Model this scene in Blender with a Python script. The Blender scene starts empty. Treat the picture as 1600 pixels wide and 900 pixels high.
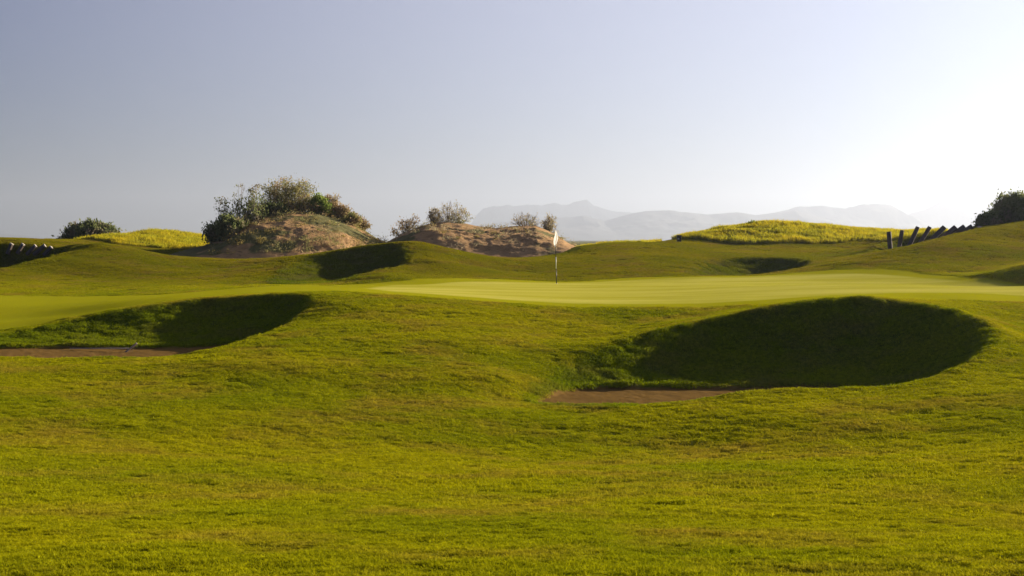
import bpy, math, random
import numpy as np
from mathutils import Vector, Matrix

SC = bpy.context.scene
COL = SC.collection
R = math.radians
F = 2222.0            # pixels of focal length in the 1600 px wide photograph (50 mm on 36 mm)
ZC = 1.8              # eye height above the putting green
HOR = 375.0

# ------------------------------------------------------------------ camera
cam_d = bpy.data.cameras.new('camera'); cam = bpy.data.objects.new('camera', cam_d); COL.objects.link(cam)
cam.location = (0, 0, ZC); cam.rotation_euler = (R(90), 0, 0)
cam_d.lens = 50; cam_d.sensor_width = 36; cam_d.shift_y = -(450-HOR)/1600
cam_d.clip_start = 0.1; cam_d.clip_end = 60000
SC.camera = cam

# ------------------------------------------------------------------ light
LOBE_N = 2.4; LOBE_B = 1.2; LOBE_C = (10.4, 9.6, 8.8); SKY_TINT = (.06, .165, .42)
SUN_AZ, SUN_EL = 47.0, 13.8          # azimuth clockwise from the view direction
w = bpy.data.worlds.new('World'); SC.world = w; w.use_nodes = True
nt = w.node_tree; nt.nodes.clear()
sky = nt.nodes.new('ShaderNodeTexSky'); sky.sky_type = 'NISHITA'; sky.sun_disc = False
sky.sun_elevation = R(SUN_EL); sky.sun_rotation = R(SUN_AZ)
sky.altitude = 0; sky.air_density = 1.0; sky.dust_density = 1.0; sky.ozone_density = 2.0
SDv = (math.sin(R(SUN_AZ))*math.cos(R(SUN_EL)), math.cos(R(SUN_AZ))*math.cos(R(SUN_EL)), math.sin(R(SUN_EL)))
# the moist evening air glows towards the sun: a lobe round the sun's direction on top of the clear sky
tc = nt.nodes.new('ShaderNodeTexCoord')
dt = nt.nodes.new('ShaderNodeVectorMath'); dt.operation = 'DOT_PRODUCT'; dt.inputs[1].default_value = SDv
pw = nt.nodes.new('ShaderNodeMath'); pw.operation = 'POWER'; pw.inputs[1].default_value = LOBE_N
mxz = nt.nodes.new('ShaderNodeMath'); mxz.operation = 'MAXIMUM'; mxz.inputs[1].default_value = 0.0
lob = nt.nodes.new('ShaderNodeVectorMath'); lob.operation = 'SCALE'; lob.inputs[0].default_value = LOBE_C
tint = nt.nodes.new('ShaderNodeVectorMath'); tint.operation = 'MULTIPLY'; tint.inputs[1].default_value = SKY_TINT
add = nt.nodes.new('ShaderNodeVectorMath'); add.operation = 'ADD'
bg = nt.nodes.new('ShaderNodeBackground'); bg.inputs[1].default_value = 0.05
wo = nt.nodes.new('ShaderNodeOutputWorld')
LK = nt.links.new
LK(tc.outputs['Generated'], dt.inputs[0]); LK(dt.outputs['Value'], mxz.inputs[0]); LK(mxz.outputs[0], pw.inputs[0]); 
ma = nt.nodes.new('ShaderNodeMath'); ma.operation = 'MULTIPLY_ADD'; ma.inputs[1].default_value = LOBE_B; ma.inputs[2].default_value = 1.0
dv = nt.nodes.new('ShaderNodeMath'); dv.operation = 'DIVIDE'
LK(pw.outputs[0], ma.inputs[0]); LK(pw.outputs[0], dv.inputs[0]); LK(ma.outputs[0], dv.inputs[1]); LK(dv.outputs[0], lob.inputs['Scale'])
LK(sky.outputs[0], tint.inputs[0]); LK(tint.outputs[0], add.inputs[0]); LK(lob.outputs[0], add.inputs[1])
LK(add.outputs[0], bg.inputs[0]); LK(bg.outputs[0], wo.inputs[0])
ld = bpy.data.lights.new('sun', 'SUN'); ld.energy = 5.0; ld.angle = R(0.55); ld.color = (1.0, 0.86, 0.66)
sun = bpy.data.objects.new('sun', ld); COL.objects.link(sun)
SD = Vector((math.sin(R(SUN_AZ))*math.cos(R(SUN_EL)), math.cos(R(SUN_AZ))*math.cos(R(SUN_EL)), math.sin(R(SUN_EL))))
sun.rotation_euler = SD.to_track_quat('Z', 'Y').to_euler(); sun.location = (40, 20, 40)
vs = SC.view_settings
vs.view_transform = 'Standard'; vs.look = 'None'; vs.gamma = 1.0; vs.use_curve_mapping = False
vs.exposure = 1.5
SC.render.engine = 'CYCLES'
SC.cycles.use_denoising = True
SC.cycles.max_bounces = 8; SC.cycles.transparent_max_bounces = 12
SC.cycles.volume_bounces = 1

# ------------------------------------------------------------------ helpers
rng = np.random.default_rng(7)
random.seed(7)

def tag(o, label=None, cat=None, group=None, kind=None):
    if label: o['label'] = label
    if cat: o['category'] = cat
    if group: o['group'] = group
    if kind: o['kind'] = kind
    return o

def px(p, Y): return (p-800.0)/F*Y
def pz(q, Y): return ZC-(q-HOR)/F*Y

def hash2(ix, iy, seed):
    h = (ix.astype(np.int64)*374761393 + iy.astype(np.int64)*668265263 + seed*1442695040888963) & 0xffffffff
    h = ((h ^ (h >> 13))*1274126177) & 0xffffffff
    h = h ^ (h >> 16)
    return (h & 0xffff)/65535.0
def vnoise(x, y, seed=0):
    xi = np.floor(x); yi = np.floor(y); fx = x-xi; fy = y-yi
    fx = fx*fx*fx*(fx*(fx*6-15)+10); fy = fy*fy*fy*(fy*(fy*6-15)+10)
    a = hash2(xi, yi, seed); b = hash2(xi+1, yi, seed); c = hash2(xi, yi+1, seed); d = hash2(xi+1, yi+1, seed)
    return (a*(1-fx)+b*fx)*(1-fy)+(c*(1-fx)+d*fx)*fy
def fbm(x, y, octv=4, seed=0, gain=0.5):
    s = 0; a = 1; t = 0
    ca, sa = math.cos(0.7), math.sin(0.7)
    for k in range(octv):
        s = s+a*vnoise(x, y, seed+k*17); t += a; a *= gain
        x, y = (x*ca-y*sa)*2.03+11.3, (x*sa+y*ca)*2.03+5.7
    return s/t

def smooth(e0, e1, x):
    t = np.clip((x-e0)/(e1-e0), 0, 1); return t*t*(3-2*t)

def grid_mesh(name, X, Y, Z, mat, attrs=None, faces_mask=None, smooth_shade=True):
    n, m = X.shape
    co = np.stack([X, Y, Z], -1).reshape(-1, 3)
    i = np.arange(n-1)[:, None]*m+np.arange(m-1)[None, :]
    q = np.stack([i, i+1, i+m+1, i+m], -1)
    q = q[faces_mask] if faces_mask is not None else q.reshape(-1, 4)
    return mesh_np(name, co, q, mat, attrs, smooth_shade)

def mesh_np(name, co, q, mat, attrs=None, smooth_shade=False):
    """co (N,3), q (M,k) indices; drops unused vertices."""
    used, inv = np.unique(q.reshape(-1), return_inverse=True)
    k = q.shape[1]
    me = bpy.data.meshes.new(name)
    me.vertices.add(len(used)); me.vertices.foreach_set('co', co[used].astype(np.float32).ravel())
    me.loops.add(len(inv)); me.loops.foreach_set('vertex_index', inv.astype(np.int32))
    me.polygons.add(len(q))
    me.polygons.foreach_set('loop_start', np.arange(0, len(inv), k, dtype=np.int32))
    me.polygons.foreach_set('loop_total', np.full(len(q), k, dtype=np.int32))
    me.polygons.foreach_set('use_smooth', np.full(len(q), smooth_shade))
    if attrs:
        for an, av in attrs.items():
            a = me.attributes.new(an, 'FLOAT', 'POINT'); a.data.foreach_set('value', av.reshape(-1)[used].astype(np.float32))
    me.update(); me.validate()
    if mat: me.materials.append(mat)
    return me
def obj(name, me, parent=None):
    o = bpy.data.objects.new(name, me); COL.objects.link(o)
    if parent: o.parent = parent
    return o
def empty(name, loc):
    o = bpy.data.objects.new(name, None); COL.objects.link(o); o.location = loc; o.empty_display_size = .3
    return o

# ------------------------------------------------------------------ terrain heights
# ground survey: (px, py, distance) for visible points ...
V = []
def row(Y, z, ps): V.extend([(p, None, Y, z) for p in ps])
wide = [-1100, -500, 0, 400, 800, 1200, 1600, 2100, 2700]
row(3.0, .12, wide); row(5.2, .13, wide); row(7.6, .0, wide); row(9.4, -.2, wide)
row(11.5, -.46, wide)
for p, z in zip(wide, [-.6, -.65, -.7, -.76, -.78, -.74, -.62, -.5, -.4]): V.append((p, None, 14.2, z))
for p, z in zip(wide, [-.7, -.75, -.88, -.98, -1.02, -.95, -.72, -.5, -.4]): V.append((p, None, 17.4, z))
def P(p, q, Y): V.append((p, q, Y, None))
def Z(p, Y, z): V.append((p, None, Y, z))
# slope under the green
P(600, 640, 23.5); P(600, 600, 26.2); P(0, 680, 20); P(200, 680, 20.4); P(400, 680, 20.8); P(600, 680, 21.1); P(800, 690, 21.2); P(950, 690, 21.2); P(1100, 700, 20.2); P(1250, 700, 19.5); P(1400, 700, 18.8); P(1550, 700, 17.8); P(600, 550, 29.8); P(600, 500, 34.6); P(600, 475, 37.4); P(600, 459, 40)
P(750, 640, 23.9); P(750, 580, 27.6); P(750, 530, 31.5); P(750, 495, 35.2); P(750, 472, 38.3)
P(500, 600, 26.1); P(500, 550, 29.5); P(500, 510, 33.8); P(520, 475, 37.5); P(540, 458, 40.5)
P(870, 545, 31); P(870, 505, 35); P(880, 478, 38.2)
P(1000, 479, 38.1); P(1000, 503, 35.4); P(1100, 478, 38.2); P(930, 530, 32.6); P(1130, 487, 36.3)
P(790, 590, 27.2); P(800, 555, 30); P(800, 640, 24.3)
P(1250, 650, 21.9); P(1400, 640, 22.2); P(1500, 610, 23.6)
P(1600, 640, 21); P(1600, 580, 26); P(1600, 530, 31.5); P(1600, 500, 35); P(1600, 472, 38.5)
Z(1800, 26, -.4); Z(1800, 34, .1); Z(1900, 38, .4); Z(2200, 30, .2); Z(2700, 36, .4)
P(300, 600, 26); P(100, 600, 25.8); P(0, 640, 22.4); P(200, 640, 22.6); P(400, 630, 23.8); P(400, 570, 27.6); P(-150, 590, 26)
Z(-500, 26, -.7); Z(-500, 34, -.7); Z(-500, 45, -.7); Z(-1100, 30, -.7); Z(-1100, 45, -.6)
# fairway on the left, putting green
P(0, 505, 42); P(0, 490, 47); P(0, 475, 51); P(0, 463, 55); P(100, 492, 43.5); P(100, 472, 51); P(200, 470, 46); P(250, 462, 52)
P(350, 458, 46); P(320, 455, 54); P(450, 452, 47); P(420, 446, 57); P(520, 450, 50); P(560, 446, 54)
P(-150, 480, 50)
P(620, 452, 46); P(700, 458, 43); P(700, 441, 58.5); P(640, 445, 54); P(850, 470, 40); P(850, 455, 49); P(869, 443, 58.8); P(869, 440, 62)
P(1000, 473, 39.6); P(1000, 455, 49); P(1000, 443, 58); P(1000, 434, 64); P(1100, 470, 40.3); P(1100, 450, 50); P(1100, 431, 64)
P(1250, 462, 41.2); P(1250, 445, 50); P(1250, 430, 62); P(1400, 460, 40.8); P(1400, 445, 48); P(1400, 430, 60); P(1320, 464, 38.6); P(1430, 466, 38.6)
P(1520, 462, 40); P(1520, 448, 48); P(1520, 435, 57.5); P(1600, 463, 41); P(1500, 472, 37.4)
Z(1740, 59.5, 1.7); Z(1800, 59, 1.9); Z(1900, 55, 1.6); Z(1850, 46, .8)
# left rough hill
P(0, 440, 61); P(0, 420, 67); P(100, 430, 66); P(110, 394, 74.5); P(150, 380.5, 77); P(60, 405, 71); P(195, 386, 77.5); P(255, 398, 77)
P(330, 404, 77); P(400, 405, 76.5); P(200, 420, 68); P(300, 430, 66); P(390, 435, 63.5); P(200, 445, 60.5); P(330, 418, 71); P(440, 402, 74)
P(-150, 425, 66); Z(-500, 60, 0.); Z(-500, 75, 1.2); Z(-1100, 70, 1.)
P(0, 381, 83); P(40, 377, 84); P(85, 382, 84); P(20, 373, 90); P(-120, 376, 84); P(115, 383.5, 81)
Z(0, 100, 1.2)
# yellow hill on the left
P(165, 381, 88); P(200, 371, 93); P(240, 363.5, 98); P(280, 365, 98); P(312, 372, 97); P(240, 386, 89); P(300, 392, 88); P(350, 385, 95)
Z(240, 110, 1.1); Z(150, 100, 1.3); P(135, 381, 103)
# mound with the far left bunker
P(655, 377.5, 72.5); P(700, 388, 73); P(740, 397, 74); P(780, 403, 76); P(870, 397, 80); P(740, 415, 68); P(680, 408, 66.5); P(660, 428, 62.4)
P(800, 425, 68); P(640, 440, 58.8); P(600, 432, 60); P(560, 442, 58.8); P(760, 437, 61)
Z(650, 79, .9); Z(700, 79, .8); Z(600, 79, .9); Z(520, 79, .6); Z(430, 80, .6); Z(350, 80, .5)
# back slope behind the green
P(900, 391, 80); P(950, 380, 84); P(1000, 379, 85); P(1050, 378.5, 85); P(1000, 395, 77); P(950, 410, 71); P(900, 425, 66.5); P(1050, 400, 74)
P(1040, 415, 69); P(1130, 388, 83); P(1200, 391, 82); P(1280, 390, 82); P(1340, 390, 80); P(1300, 405, 73); P(1370, 385, 83)
Z(960, 95, .9); Z(700, 96, .8)
# yellow hill on the right
P(1060, 377, 88); P(1100, 364.5, 92); P(1150, 355, 94); P(1180, 351, 94.5); P(1250, 351.5, 95); P(1320, 357, 95); P(1385, 363, 95)
P(1130, 381, 86.5); P(1200, 379, 86.5); P(1280, 379, 87); P(1200, 362, 90.5); P(1280, 364, 91); P(1480, 361, 95); Z(1200, 107, 1.2); Z(1400, 107, 1.)
# right mound in front of the sleepers, hollow behind it
P(1300, 412, 66.5); P(1345, 402.5, 68.3); P(1403, 387.5, 70.5); P(1450, 375.5, 73); P(1490, 365.5, 75.5); P(1530, 356.5, 78); P(1600, 345, 82); P(1700, 338, 86)
P(1345, 397, 76)
P(1385, 378, 81.5); P(1420, 371, 83.5); P(1460, 363.8, 84); P(1510, 357.5, 85); P(1600, 349, 90); P(1420, 368, 90); Z(1600, 105, 1.8)
P(1345, 415, 64.6); P(1400, 412, 64); P(1500, 418, 62); P(1500, 395, 67); P(1600, 398, 66.5); P(1600, 375, 73); P(1420, 397, 67.6); P(1540, 425, 60.5); P(1600, 408, 64)
P(1510, 433, 57.8); P(1550, 427, 57.2); P(1600, 417, 57.3); P(1660, 403, 57.8); P(1545, 436.5, 56.2); P(1600, 438.5, 55.7); P(1660, 440, 54.8); P(1720, 440, 53.5)
for Y_, z_ in ((112, .9), (135, .4), (170, 0)):
    for p in wide: Z(p, Y_, z_)
Z(1900, 80, 2.6); Z(2700, 80, 1.4); Z(2100, 66, 1.3)

# bunkers: rim (px, py, Y), floor (px, Y), floor height
BUNK = [
 dict(z=-.89, p=1.5, rim=[(-120, 543, 33), (-60, 530, 36.5), (0, 521, 37.6), (100, 503.5, 39), (200, 483, 40), (300, 468, 41), (400, 461, 41), (460, 458, 40.6), (490, 462, 39.6),
   (480, 480, 38), (455, 500, 36), (420, 515, 34), (380, 530, 32), (340, 543, 30.8), (280, 555, 30), (200, 560, 29.5), (100, 560, 29.5), (0, 557, 30), (-80, 552, 31)],
   floor=[(-70, 35.5), (0, 36.2), (100, 36.5), (200, 36.4), (300, 36.5), (380, 36.8), (405, 36.2), (375, 34), (325, 32), (270, 31), (100, 30.6), (0, 31.), (-70, 32.2)]),
 dict(z=-1.15, p=1.7, rim=[(814, 626, 25.8), (824, 606, 27.1), (847, 587, 28.3), (882, 563, 29.8), (960, 532, 31.3), (1040, 511, 32.4), (1110, 497, 32.9), (1180, 482.5, 33.2), (1240, 472, 33.4),
   (1300, 465, 33.6), (1350, 463, 33.6), (1400, 468, 33.5), (1450, 475, 32.6), (1500, 485, 31.9), (1540, 498, 31), (1560, 513, 30.1), (1560, 528, 29.1), (1540, 545, 27.9), (1500, 569, 26.3), (1450, 590, 25.2),
   (1400, 601, 24.8), (1350, 604, 24.8), (1290, 604.5, 24.9), (1225, 604, 25), (1180, 608, 24.9), (1120, 620, 24.6), (1050, 630, 24.4), (950, 637, 24.3), (880, 637, 24.6), (835, 632, 25.2)],
   floor=[(832, 26.2), (846, 27.1), (874, 28.0), (915, 28.7), (1000, 28.95), (1200, 28.9), (1330, 28.8), (1400, 28.2), (1430, 27.4), (1400, 26.7), (1330, 26.4), (1200, 26), (1100, 25.4), (1000, 25.1), (940, 25), (880, 25.3), (845, 25.7)]),
 dict(z=-.12, p=1.5, soft=.25, soft2=.8, rim=[(410, 443, 60.5), (428, 430, 64.5), (452, 414, 68.5), (478, 402.5, 71), (540, 389.5, 72), (600, 380.5, 72.5), (628, 379.5, 72), (634, 395, 69), (630, 413, 66), (600, 419, 63.7), (560, 428, 61.7), (520, 440, 60), (470, 444.5, 59.5), (440, 444.5, 60)],
   floor=[(470, 61.5), (480, 64), (520, 66.5), (580, 67), (600, 66), (575, 64.5), (530, 62), (490, 60.8)]),
 dict(z=-.15, p=1.6, soft=.25, soft2=.8, rim=[(1070, 428, 65.6), (1090, 415, 70), (1120, 405, 74), (1180, 402, 75), (1245, 403.5, 74.5), (1268, 410, 71.5), (1240, 420.5, 67.8), (1170, 430, 65.2), (1090, 430.5, 64.7)],
   floor=[(1120, 66.8), (1130, 69.5), (1165, 71.2), (1235, 71.2), (1245, 70), (1220, 68.7), (1170, 66.8)]),
 dict(z=-.5, p=1.25, soft=.25, soft2=.8, rim=[(-160, 384, 82), (-60, 382, 83), (0, 381.5, 83), (40, 383, 83), (80, 386.5, 82.6), (113, 388.5, 80), (100, 395, 75.5), (60, 405, 71.5), (0, 420, 68), (-80, 423, 67.5), (-160, 425, 68)],
   floor=[(-130, 79), (0, 80.3), (60, 80.5), (85, 80), (85, 78.5), (45, 75), (0, 72), (-130, 71)]),
 dict(z=.35, p=1.2, soft=.25, soft2=.8, rim=[(1370, 394, 73), (1403, 388, 71.5), (1450, 376, 73.8), (1490, 366, 76.3), (1526, 357.8, 79), (1524, 356.8, 84), (1500, 358.5, 85), (1460, 364.2, 84.5), (1420, 371.5, 84), (1392, 377.5, 82.5), (1377, 384, 79)],
   floor=[(1388, 75), (1412, 74.6), (1450, 77.3), (1490, 80), (1502, 82), (1470, 82.4), (1430, 82), (1402, 80.6), (1390, 78.2)]),
]
def resample(pts, closed=True, step=.35):
    out = []
    n = len(pts)
    for i in range(n if closed else n-1):
        a = pts[i]; b = pts[(i+1) % n]
        k = max(1, int(math.hypot(a[0]-b[0], a[1]-b[1])/step))
        for j in range(k): out.append(a+(b-a)*j/k)
    return np.array(out)
def chaikin(p, n=2):
    for _ in range(n):
        q = np.roll(p, -1, 0)
        p = np.stack([p*.75+q*.25, p*.25+q*.75], 1).reshape(-1, p.shape[1])
    return p
for b in BUNK:
    b['rimw'] = chaikin(np.array([(px(p, Y), Y) for p, q, Y in b['rim']]), 2)
    b['flrw'] = chaikin(np.array([(px(p, Y), Y) for p, Y in b['floor']]), 2)
    for i, (p, q, Y) in enumerate(b['rim']): P(p, q, Y)

def gblur(a, sg):
    r = max(1, int(3*sg)); k = np.exp(-.5*(np.arange(-r, r+1)/sg)**2); k /= k.sum()
    for ax in (0, 1):
        ap = np.pad(a, [(r, r) if i == ax else (0, 0) for i in (0, 1)], mode='edge'); o = 0
        for i in range(2*r+1):
            sl = [slice(None)]*2; sl[ax] = slice(i, i+a.shape[ax]); o = o+k[i]*ap[tuple(sl)]
        a = o
    return a
cp = np.array([(((p-800)/F), math.log(Y), (z if z is not None else pz(q, Y))) for p, q, Y, z in V])
def tps_fit(c, lam=2e-5):
    n = len(c)
    d2 = ((c[:, None, :2]-c[None, :, :2])**2).sum(-1)
    K = .5*d2*np.log(d2+1e-12)
    A = np.zeros((n+3, n+3)); A[:n, :n] = K+lam*np.eye(n)
    Pm = np.concatenate([np.ones((n, 1)), c[:, :2]], 1)
    A[:n, n:] = Pm; A[n:, :n] = Pm.T
    bb = np.zeros(n+3); bb[:n] = c[:, 2]
    return np.linalg.solve(A, bb)
TW = tps_fit(cp)
def tps_eval(u, v):
    s = u.shape; u = u.ravel(); v = v.ravel(); out = np.empty(len(u))
    for i in range(0, len(u), 40000):
        uu = u[i:i+40000]; vv = v[i:i+40000]
        d2 = (uu[:, None]-cp[None, :, 0])**2+(vv[:, None]-cp[None, :, 1])**2
        out[i:i+40000] = (.5*d2*np.log(d2+1e-12))@TW[:-3]+TW[-3]+TW[-2]*uu+TW[-1]*vv
    return out.reshape(s)

def seg_dist(x, y, poly, closed=True):
    d = np.full(x.shape, 1e9); inside = np.zeros(x.shape, bool)
    n = len(poly)
    for i in range(n if closed else n-1):
        ax, ay = poly[i][:2]; bx, by = poly[(i+1) % n][:2]
        vx, vy = bx-ax, by-ay; L = vx*vx+vy*vy+1e-12
        t = np.clip(((x-ax)*vx+(y-ay)*vy)/L, 0, 1)
        d = np.minimum(d, (x-ax-t*vx)**2+(y-ay-t*vy)**2)
        c = ((ay > y) != (by > y)) & (x < (bx-ax)*(y-ay)/((by-ay) if by != ay else 1e-12)+ax)
        inside ^= c
    return np.sqrt(d), inside
def signed(x, y, poly):
    """positive inside"""
    m = 6.
    lo = poly.min(0)-m; hi = poly.max(0)+m
    s = np.full(x.shape, -m)
    k = (x > lo[0]) & (x < hi[0]) & (y > lo[1]) & (y < hi[1])
    if k.any():
        d, ins = seg_dist(x[k], y[k], poly)
        s[k] = np.where(ins, d, -d)
    return s

# mown areas in plan (px, py, Y): closed outlines
GREEN = chaikin(np.array([(px(p, Y), Y) for p, Y in [(575, 45), (640, 41.5), (700, 40.6), (850, 39.3), (1000, 39.), (1100, 39.2), (1200, 39.6), (1300, 41), (1400, 41.6), (1520, 41.8), (1640, 41),
    (1760, 44), (1760, 51), (1660, 53), (1560, 55.6), (1480, 57.5), (1400, 60), (1290, 62.), (1170, 63), (1060, 63.2), (1000, 62.8), (930, 61.4), (869, 60.6), (760, 59.5), (700, 58.5), (620, 54), (580, 50)]]), 3)
MOWN = chaikin(np.array([(px(p, Y), Y) for p, Y in [(-700, 39), (-200, 38.6), (0, 38.6), (100, 40), (200, 41), (300, 41.8), (400, 41.8), (470, 41.6), (540, 41.4), (620, 39.6), (700, 38.8), (850, 38.1), (1000, 37.9), (1120, 38),
    (1200, 37.2), (1300, 37.6), (1400, 37.6), (1500, 38.6), (1640, 38.4), (1850, 40), (1850, 52), (1700, 53), (1600, 55), (1540, 56.5), (1500, 58.5), (1420, 61.5), (1330, 63.5), (1250, 64.2), (1170, 64.), (1080, 63.8), (1000, 64.6), (930, 63.), (869, 62),
    (780, 62), (700, 61), (620, 59), (540, 58.2), (450, 57), (350, 54.5), (250, 53), (100, 55), (-50, 56), (-300, 56), (-700, 54)]]), 3)

def bilerp(b, x, y):
    gx = (x-b['x0'])/b['st']; gy = (y-b['y0'])/b['st']; n, m_ = b['G'].shape
    ok = (gx > 0) & (gy > 0) & (gx < m_-1.001) & (gy < n-1.001)
    gx = np.clip(gx, 0, m_-1.001); gy = np.clip(gy, 0, n-1.001); ix = gx.astype(int); iy = gy.astype(int); fx = gx-ix; fy = gy-iy
    G = b['G']; v = (G[iy, ix]*(1-fx)+G[iy, ix+1]*fx)*(1-fy)+(G[iy+1, ix]*(1-fx)+G[iy+1, ix+1]*fx)*fy
    return np.where(ok, v, 1.0)
def prepare_bunkers():
    for k, b in enumerate(BUNK):
        st = .1; lo = b['rimw'].min(0)-3; hi = b['rimw'].max(0)+3
        X_, Y_ = np.meshgrid(np.arange(lo[0], hi[0], st), np.arange(lo[1], hi[1], st))
        sr = signed(X_, Y_, b['rimw']); sf = signed(X_, Y_, b['flrw'])
        din = np.clip(sr, 0, None); dfl = np.clip(-sf, 0, None); t = din/(din+dfl+1e-6)
        g = np.where(sr > 0, (1-t)**b['p'], 1.0)
        g1 = gblur(g, b.get('soft', .12)/st); g2 = gblur(g, b.get('soft2', .35)/st); wgt = smooth(.1, 1.2, sr)
        b.update(G=g1*(1-wgt)+g2*wgt, x0=lo[0], y0=lo[1], st=st)

def height(x, y, fine=True):
    yy = np.maximum(y, 2.2); rr = np.hypot(x, yy)
    u = np.clip(x/yy, -1.25, 1.25)
    v = np.log(np.clip(yy, 2.5, 150))
    h = tps_eval(u, v)
    far = smooth(100, 165, rr)
    h = h*(1-far)+(-.3)*far
    side = smooth(.75, 1.2, np.abs(x/yy)); h = h*(1-side)+(-.2)*side
    back = smooth(3.2, 2.2, y); h = h*(1-back)+.1*back
    m = {}
    inb = np.zeros(x.shape); sand = np.zeros(x.shape); face = np.zeros(x.shape)
    for k, b in enumerate(BUNK):
        sr = signed(x, y, b['rimw']); sf = signed(x, y, b['flrw'])
        g = bilerp(b, x, y)
        hf = b['z']+.03*(fbm(x*.9, y*.9, 2, 5)-.5)
        if k < 2: hf = hf-.09*smooth(-.06, .10, sf)
        h = hf+(h-hf)*g
        inb = np.maximum(inb, smooth(-.15, .15, sr))
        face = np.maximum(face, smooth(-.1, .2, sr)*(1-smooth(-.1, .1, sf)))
        if k < 2: sand = np.maximum(sand, smooth(-.06, .06, sf+.12*(fbm(x*2.3, y*2.3, 3, 9)-.5)))
        b['_sf'] = sf
    sg = signed(x, y, GREEN); sm = signed(x, y, MOWN)
    green = smooth(-.30, .30, sg+.1*(vnoise(x*1.3, y*1.3, 3)-.5))
    mown = smooth(-.12, .12, sm+.25*(vnoise(x*1.3, y*1.3, 4)-.5))*(1-smooth(-.1, .1, inb-.5))
    if fine:
        rough = (1-mown)*(1-sand)
        lump = (fbm(x*.8, y*.8, 2, 21)-.5)*.05+(fbm(x*3.6, y*3.6, 3, 31)-.5)*.045
        nearf = smooth(3, 9, rr)*(1-smooth(160, 300, rr))
        h = h+rough*nearf*lump*(1+.8*face)+sand*(fbm(x*6, y*6, 3, 55)-.5)*.03
        h = h+(1-rough)*nearf*(fbm(x*.5, y*.5, 2, 61)-.5)*.03
    m.update(green=green, mown=mown, sand=sand, face=face, inb=inb)
    return h, m

prepare_bunkers()
# polar fan sheet reaching the horizon, fine where the course is
c1 = (np.arange(-160, 1761, 1.5)-800)/F
th_in = np.arctan(c1)
th = np.concatenate([np.linspace(-math.pi, th_in[0], 90)[:-1], th_in, np.linspace(th_in[-1], math.pi, 90)[1:]])
rs = [0.3]
while rs[-1] < 20000:
    r_ = rs[-1]
    k = .25 if r_ < 4 else (.008 if r_ < 21 else (.0035 if r_ < 47 else (.0042 if r_ < 98 else (.02 if r_ < 170 else .2))))
    rs.append(r_*(1+k))
rs = np.array(rs)
TH, RR = np.meshgrid(th, rs)
GX = RR*np.sin(TH); GY = RR*np.cos(TH)
GZ, GM = height(GX, GY)

# ------------------------------------------------------------------ materials
def mat(name):
    m = bpy.data.materials.new(name); m.use_nodes = True; m.node_tree.nodes.clear(); return m
class N:
    def __init__(s, m): s.t = m.node_tree
    def n(s, typ, **kw):
        x = s.t.nodes.new(typ)
        for k, v in kw.items(): setattr(x, k, v)
        return x
    def l(s, a, b): s.t.links.new(a, b)
    def noise(s, vec, scale, detail=4, rough=.55):
        x = s.n('ShaderNodeTexNoise'); x.inputs['Scale'].default_value = scale; x.inputs['Detail'].default_value = detail; x.inputs['Roughness'].default_value = rough
        s.l(vec, x.inputs['Vector']); return x.outputs['Fac']
    def ramp(s, fac, stops):
        x = s.n('ShaderNodeValToRGB'); e = x.color_ramp.elements
        while len(e) < len(stops): e.new(.5)
        for k, (p, c) in enumerate(stops):
            e[k].position = p; e[k].color = (*c, 1) if len(c) == 3 else c
        s.l(fac, x.inputs[0]); return x.outputs[0]
    def mix(s, fac, a, b, mode='MIX'):
        x = s.n('ShaderNodeMix'); x.data_type = 'RGBA'; x.blend_type = mode
        if isinstance(fac, (int, float)): x.inputs[0].default_value = fac
        else: s.l(fac, x.inputs[0])
        for v, i in ((a, 6), (b, 7)):
            if isinstance(v, tuple): x.inputs[i].default_value = (*v, 1)
            else: s.l(v, x.inputs[i])
        return x.outputs[2]
    def attr(s, name):
        x = s.n('ShaderNodeAttribute'); x.attribute_name = name; return x.outputs['Fac']
    def math(s, op, a, b=None, clamp=False):
        x = s.n('ShaderNodeMath'); x.operation = op; x.use_clamp = clamp
        for v, i in ((a, 0), (b, 1)):
            if v is None: continue
            if isinstance(v, (int, float)): x.inputs[i].default_value = v
            else: s.l(v, x.inputs[i])
        return x.outputs[0]
    def pos(s): return s.n('ShaderNodeNewGeometry').outputs['Position']
    def scaled(s, vec, sc):
        x = s.n('ShaderNodeMapping'); x.inputs['Scale'].default_value = sc; s.l(vec, x.inputs['Vector']); return x.outputs[0]

ROUGH_A = (.350, .340, .0070)   # yellow green
ROUGH_B = (.250, .280, .0060)   # greener
ROUGH_C = (.345, .265, .035)    # dry, straw brown
def rough_colour(b, pos):
    """large scale colour of the rough turf, shared by soil sheet and blades"""
    n1 = b.noise(pos, .16, 4, .6); n2 = b.noise(pos, .55, 4, .6)
    c = b.mix(b.ramp(n1, [(.40, (0, 0, 0)), (.62, (1, 1, 1))]), ROUGH_A, ROUGH_B)
    c = b.mix(b.ramp(n2, [(.48, (0, 0, 0)), (.70, (.8, .8, .8))]), c, ROUGH_C)
    return c

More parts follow.
